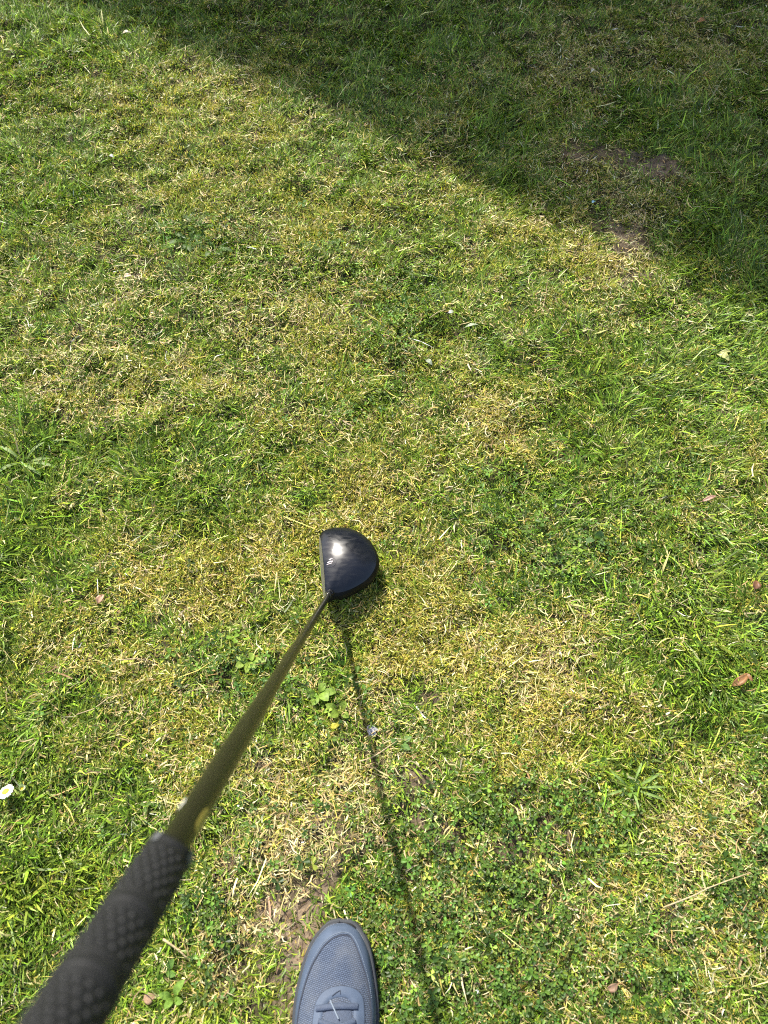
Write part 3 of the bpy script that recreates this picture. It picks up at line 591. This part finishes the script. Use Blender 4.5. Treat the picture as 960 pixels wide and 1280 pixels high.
link('tongue', pyd('tongue', [(p[0]*(1-t)+q[0]*t, p[1]*(1-t)+q[1]*t, SZ(p[0]*(1-t)+q[0]*t, p[1]*(1-t)+q[1]*t)+.0006+.001*t) for p, q in zip(ton, tmid) for t in np.linspace(0, 1, 6)], grid_faces(len(ton), 6)), m_lace, shoe, True)
def lace(a, c, width, lift, bow=.002):
    pts = [(a[0]+(c[0]-a[0])*t, a[1]+(c[1]-a[1])*t-bow*math.sin(math.pi*t)) for t in np.linspace(0, 1, 12)]
    ribbon('lace', pts, width, lift, m_lace, shoe, thick=.0014)
lace((-.0872, -.1085), (-.0335, -.1065), .0068, .0026, -.0015)
for q, yy in enumerate((-.121, -.134, -.147, -.160)):
    lace((-.083-.001*q, yy), (-.036, yy-.011), .0058, .0028+.0004*q, 0); lace((-.036, yy), (-.083-.001*q, yy-.011), .0058, .0042+.0004*q, 0)
ribbon('lace_tip', [(-.069+.0118*t, -.0991-.0192*t) for t in np.linspace(0, 1, 8)], .0017, .0058, m_stitch, shoe, thick=.0008)
ribbon('pull_loop', [(-.0668+.004*t, -.0955+.0030*t) for t in np.linspace(0, 1, 5)]+[(-.0590, -.0905), (-.0565, -.0893), (-.0563, -.0935)], .0009, .0018, m_groove, eye, thick=.0003)
# shade of the collar opening painted as a dark patch on the closed upper
link('lining', pyd('lining', [(-.062+.026*math.cos(a)*s, -.240+.045*math.sin(a)*s, SZ(-.062+.026*math.cos(a)*s, -.240+.045*math.sin(a)*s)+.002) for s in (1, .6, .2) for a in np.linspace(0, 2*math.pi, 24, endpoint=False)], grid_faces(3, 24, True)), m_open, shoe, True)

# ------------------------------------------------------------------ small things lying or growing in the lawn
def V3(p): return Vector(tuple(map(float, p)))
def ground_pt(px, py, z=.012):
    g = G(px, py, z); return V3((g[0], g[1], float(zg(g[0], g[1]))+z))
def leaf_mesh(name, base, tip, width, normal=(0, 0, 1), camber=.15, droop=.1, shape=None, nu=9, fold=.2):
    """a leaf blade from base to tip, folded along its midrib, with thickness from its curvature"""
    b0, t0 = V3(base), V3(tip); d = t0-b0; Lh = d.length; d.normalize(); nrm = V3(normal).normalized(); s = d.cross(nrm).normalized(); nrm = s.cross(d).normalized()
    shape = shape or (lambda t: math.sin(math.pi*min(1, t**.8*.97+.03))**.8); V = []
    for i in range(nu):
        t = i/(nu-1); w_ = width/2*shape(t)
        for q in (-1, -.5, 0, .5, 1):
            V.append(b0+d*(Lh*t)+s*(w_*q)+nrm*(camber*Lh*math.sin(math.pi*t)*.6+fold*abs(q)*w_-droop*Lh*t*t))
    return pyd(name, V, grid_faces(nu, 5))
def solid(o, th=.0003):
    md = o.modifiers.new('thickness', 'SOLIDIFY'); md.thickness = th; return o
# daisy
dc = ground_pt(8, 990, .026); vdir = (_C-np.array(dc)); vdir /= np.linalg.norm(vdir)
tdir = -_R*.62+_U*.78; tdir -= vdir*(tdir@vdir); tdir /= np.linalg.norm(tdir); dn = V3(vdir*math.cos(rad(50))+tdir*math.sin(rad(50)))
m_pet = leaf_mat('petal', .25, .5, (.80, .79, .78), var=.04); m_disc = mat('daisy_disc', (.72, .50, .02), .7, var=.2, vscale=600, bump=.6, bscale=900); m_stem = leaf_mat('stem', .2, .5, (.10, .17, .035), var=.2)
def daisy(c, nrm, R_, label, npet=30, closed=0.0, m_pet=m_pet):
    root = empty('daisy', (c[0], c[1], float(zg(c[0], c[1])))); tag(root, label, 'flower', 'daisies at the left edge')
    u, v = basis(nrm)
    for q in range(npet):
        a = 2*math.pi*q/npet+random.uniform(-.06, .06); d = u*math.cos(a)+v*math.sin(a); k = R_*random.uniform(.9, 1.04); up = nrm*(closed*k+random.uniform(-.0006, .0010))
        link('petal', leaf_mesh('petal', c+d*(R_*.22), c+d*(k*(1-.55*closed))+up, R_*.27, nrm, .08, .02, lambda t: (.45+.55*math.sin(math.pi*min(1, t*.75)))*(1 if t < .97 else .55), 6, .1), m_pet, root, True)
    V = []
    for i in range(6):
        ph = i/5*math.pi/2
        for j in range(18): V.append(c+(u*math.cos(2*math.pi*j/18)+v*math.sin(2*math.pi*j/18))*(R_*.42*math.cos(ph)+1e-5)+nrm*(R_*.18*math.sin(ph)+.0008))
    link('disc', pyd('disc', V, grid_faces(6, 18, True)), m_disc, root, True)
    link('stem', tube('stem', [V3((c[0]+.004, c[1]-.004, float(zg(c[0], c[1])))), c-nrm*.008+Vector((.002, 0, 0)), c], [.0009, .0008, .0012], 8), m_stem, root, True)
daisy(dc, dn, .0125, 'open white daisy with yellow centre at the left edge of the lawn')
dc2 = ground_pt(27, 986, .016); daisy(dc2, V3((.4, .2, 1)).normalized(), .0085, 'half closed pale green white daisy just right of the open white daisy', 20, .8, leaf_mat('young_petal', .25, .5, (.48, .55, .34), var=.1))
# loose leaves, bits and stalks
def loose_leaf(px, py, ang, Lm, Wm, colr, label, cat='leaf', name='fallen_leaf', z=.022, camber=.3, fold=.5, tiltn=(0, -.2, 1), second=None, var=.25, trans=.2):
    c = ground_pt(px, py, z-.005); d = Vector((math.cos(ang), math.sin(ang), random.uniform(-.1, .15)))*Lm/2
    m_ = leaf_mat(name+'_'+cat, trans, .5, colr, var=var); me = leaf_mesh(name, c-d, c+d, Wm, tiltn, camber, 0, None, 9, fold)
    root = empty(name, (c[0], c[1], float(zg(c[0], c[1])))); tag(root, label, cat)
    solid(link('leaf_blade', me, m_, root, True)); mid = c-d
    link('leaf_stalk', tube('leaf_stalk', [c-d*1.35+Vector((0, 0, -.002)), c-d, c-d*.4+Vector((0, 0, camber*Lm*.3))], [.0005, .0006, .0003], 6), m_, root, True)
    if second:
        c2, a2_, L2, W2 = second; d2 = Vector((math.cos(a2_), math.sin(a2_), .1))*L2/2; q = c+Vector(c2)
        solid(link('leaf_fragment', leaf_mesh('leaf_fragment', q-d2, q+d2, W2, tiltn, camber, 0, None, 7, fold), leaf_mat('frag', trans, .5, tuple(k*.8 for k in colr), var=var), root, True))
    return root
loose_leaf(923, 851, .55, .034, .013, (.26, .13, .05), 'curled tan dead leaf in the green grass at the right edge', second=((.014, .003, .001), -1.0, .018, .007))
loose_leaf(907, 443, -.7, .030, .015, (.42, .42, .15), 'yellow leaf with a purple stalk lying near the right edge below the shade', second=((.004, .012, .002), .2, .03, .008))
loose_leaf(564, 390, .3, .013, .009, (.40, .39, .35), 'white fallen petal lying beside a dry stalk', 'petal', 'fallen_petal', z=.026, fold=.2)
loose_leaf(590, 407, .12, .028, .006, (.34, .38, .24), 'pale green narrow leaf just right of the white petal', z=.026, fold=.4)
loose_leaf(537, 450, -.9, .020, .010, (.22, .25, .17), 'small grey green leaf left of the pale narrow leaf', z=.024)
loose_leaf(877, 28, .2, .024, .016, (.34, .16, .06), 'rusty brown leaf in the shaded grass at the top right', z=.025)
loose_leaf(942, 733, 1.2, .018, .015, (.16, .075, .035), 'small square dark brown leaf at the right edge of the lawn', z=.022)
loose_leaf(187, 1247, .3, .016, .014, (.34, .22, .13), 'round pinkish brown leaf between the grip and the shoe', z=.02, fold=.15)
loose_leaf(588, 1091, .5, .011, .007, (.55, .30, .07), 'tiny orange leaf right of the shaft shadow', z=.02)
loose_leaf(125, 747, 1.0, .018, .012, (.42, .24, .15), 'pinkish brown leaf scrap left of the club head', z=.02)
loose_leaf(885, 625, .35, .030, .007, (.38, .22, .16), 'narrow reddish brown leaf in the grass right of centre', z=.022)
loose_leaf(160, 345, .1, .020, .010, (.55, .42, .27), 'pale tan leaf scrap in the dry upper left patch', z=.02)
loose_leaf(140, 196, -.5, .014, .008, (.45, .45, .42), 'whitish scrap of petal in the sunny upper left', 'petal', 'fallen_petal', z=.024)
loose_leaf(158, 38, .1, .026, .009, (.52, .46, .32), 'pale dry leaf at the shade edge near the top left', z=.026)
loose_leaf(740, 92, .9, .020, .008, (.55, .50, .36), 'pale dry leaf in the shade at the top', z=.024)
loose_leaf(419, 908, .2, .014, .010, (.46, .42, .05), 'bright yellow round leaf beside the shaft shadow', z=.02, fold=.15, trans=.35)
loose_leaf(484, 111, -1.1, .020, .013, (.17, .26, .07), 'broad light green leaf lying in the shade at the top', z=.024, fold=.1)
loose_leaf(597, 1240, .4, .007, .005, (.5, .52, .5), 'tiny white fleck near the bottom edge right of the shoe', 'petal', 'fallen_petal', z=.02)
loose_leaf(768, 1234, .4, .018, .010, (.26, .16, .10), 'brown leaf scrap in the dry grass near the bottom right', z=.02)
# blue scrap: a crumpled bit of paper
def scrap(px, py, R_, colr, label, name, cat, z=.02, rough=.6):
    c = ground_pt(px, py, z); bm = bmesh.new(); bmesh.ops.create_icosphere(bm, subdivisions=3, radius=R_)
    for v in bm.verts:
        k = vnoise(v.co.x*1+v.co.z, v.co.y-v.co.z*.7, R_*.28, len(name)*7+3); v.co *= .35+1.2*float(k); v.co.z *= .5
        v.co += c
    o = link(name, bm_mesh(name, bm), mat(name, colr, rough, var=.25, vscale=300), None); return tag(o, label, cat)
fp = ground_pt(742, 252, .020)
tag(solid(link('paper_scrap', leaf_mesh('paper_scrap', fp-Vector((.004, .001, 0)), fp+Vector((.005, .002, .001)), .006, (.2, -.3, 1), .2, .1, lambda t: .55+.45*math.sin(5*t+.6), 7, .4), mat('paper_scrap', (.30, .48, .54), .6, var=.25, vscale=300))), 'tiny pale blue scrap of paper in the shaded grass', 'scrap')
scrap(465, 913, .0075, (.30, .29, .30), 'whitish grey fluff lying in the line of the shaft shadow', 'fluff', 'fluff', .009, .95)
m_stalk = leaf_mat('dry_stalk', .1, .6, (.36, .28, .15), var=.3)
def stalk(pts, r0, label, z=.024):
    P_ = [ground_pt(px, py, z+random.uniform(-.004, .004)) for px, py in pts]; root = tag(empty('dry_stalk', (P_[0].x, P_[0].y, float(zg(P_[0].x, P_[0].y)))), label, 'stalk')
    link('stem', tube('stem', P_, [r0*(1-.4*i/(len(P_)-1)) for i in range(len(P_))], 8), m_stalk, root, True)
    k = len(P_)//2; node = P_[k]; d = (P_[k+1]-P_[k-1]).normalized() if k+1 < len(P_) else (P_[-1]-P_[0]).normalized()
    link('node', lathe('node', node-d*.0015, d, [(0, r0*.8), (.0008, r0*1.3), (.0022, r0*1.3), (.003, r0*.8)], 8), m_stalk, root, True)
stalk([(832, 1134), (852, 1126), (872, 1118), (886, 1110), (908, 1101), (935, 1091)], .0012, 'long dry straw stalk in the clover at the lower right')
stalk([(449, 952), (462, 948), (474, 941), (486, 933), (497, 925)], .0011, 'dry straw stalk crossing the shaft shadow')
stalk([(203, 1174), (212, 1181), (221, 1189), (230, 1197)], .0018, 'short thick straw stalk right of the grip')
stalk([(537, 396), (546, 393), (556, 389)], .0011, 'short dry stalk touching the white petal')
stalk([(150, 825), (170, 822), (190, 826)], .0010, 'dry straw stalk in the grass left of the shaft', .02)
stalk([(95, 893), (115, 885), (135, 872), (152, 868)], .0010, 'dry bent straw stalk near the left edge below the club head', .022)
stalk([(905, 22), (925, 18), (945, 11)], .0013, 'dry straw stalk in the shade at the top right corner', .026)
# broad leaved weeds
def weed(px, py, leaves, colr, label, z=.016):
    c = ground_pt(px, py, .004); root = tag(empty('weed_plant', c), label, 'weed'); m_ = leaf_mat('weed_leaf', .35, .5, colr, spec=.22, var=.25)
    for (dx, dy, Lm, Wm) in leaves:
        a = ground_pt(px+dx*.15, py+dy*.15, .006); t = ground_pt(px+dx, py+dy, z+random.uniform(-.002, .006)); d = (t-a)
        if d.length < Lm: t = a+d.normalized()*Lm
        link('leaf', leaf_mesh('leaf', a, t, Wm, (random.uniform(-.3, .3), random.uniform(-.4, .1), 1), .25, .1, lambda q: math.sin(math.pi*min(1, q**1.5*.95+.04))**.7, 9, .18), m_, root, True)
weed(312, 826, [(6, -6, .018, .015), (-12, -4, .020, .013), (-18, 6, .018, .012), (8, 10, .016, .010), (-4, 14, .016, .011), (20, 2, .016, .010)], (.24, .33, .055), 'yellow green rosette weed just left of the shaft')
weed(398, 868, [(8, -12, .018, .013), (-14, 2, .018, .013), (12, 8, .020, .015), (-6, 14, .018, .013), (22, -2, .018, .012)], (.20, .30, .05), 'light green round leaved weed between the shaft and its shadow')
weed(424, 888, [(8, -10, .016, .012), (-10, 8, .018, .013), (12, 8, .016, .011), (-16, -6, .016, .012)], (.23, .32, .05), 'small light green weed touching the shaft shadow')
weed(236, 300, [(-18, -8, .024, .012), (-10, 10, .022, .012), (14, -8, .022, .012), (20, 8, .024, .013), (2, 14, .020, .011), (-26, 4, .022, .012), (6, -14, .02, .01)], (.060, .110, .014), 'dark leafy weed patch in the upper left of the lawn', .009)
weed(268, 312, [(-12, 8, .022, .012), (10, 8, .022, .012), (14, -6, .022, .012), (-8, -10, .02, .011), (24, 2, .022, .011)], (.065, .120, .015), 'dark leafy weed right of the other dark weed, upper left', .009)
weed(745, 674, [(4, -6, .022, .018), (-12, 4, .018, .012), (12, 6, .018, .012)], (.10, .17, .06), 'blue green round leaved weed in the right half of the lawn')
weed(30, 578, [(-20, -14, .050, .007), (14, -22, .050, .006), (28, -8, .045, .006), (-26, 10, .045, .007), (18, 14, .04, .006), (40, 4, .045, .006)], (.20, .27, .09), 'coarse pale grass clump with wide blades at the left edge')
weed(218, 1246, [(6, -12, .030, .011), (-12, -2, .020, .010), (10, 6, .020, .010), (-8, 10, .02, .010)], (.17, .28, .05), 'bright green broad leaved weed between the grip and the shoe')
weed(205, 1215, [(6, -10, .022, .010), (-8, 6, .018, .009), (10, 4, .018, .009)], (.12, .22, .045), 'small green weed beside the grip near the bottom edge')
weed(790, 985, [(20, -10, .045, .0042), (-16, -14, .045, .0036), (24, 8, .045, .004), (-22, 6, .04, .0036), (6, 18, .04, .0036), (38, -2, .045, .0038), (10, -24, .04, .0034)], (.20, .29, .08), 'coarse light green grass clump in the right half of the lawn')
weed(500, 930, [(10, -8, .020, .010), (-10, -6, .018, .009), (12, 6, .018, .010)], (.11, .20, .05), 'small green weed right of the shaft shadow')
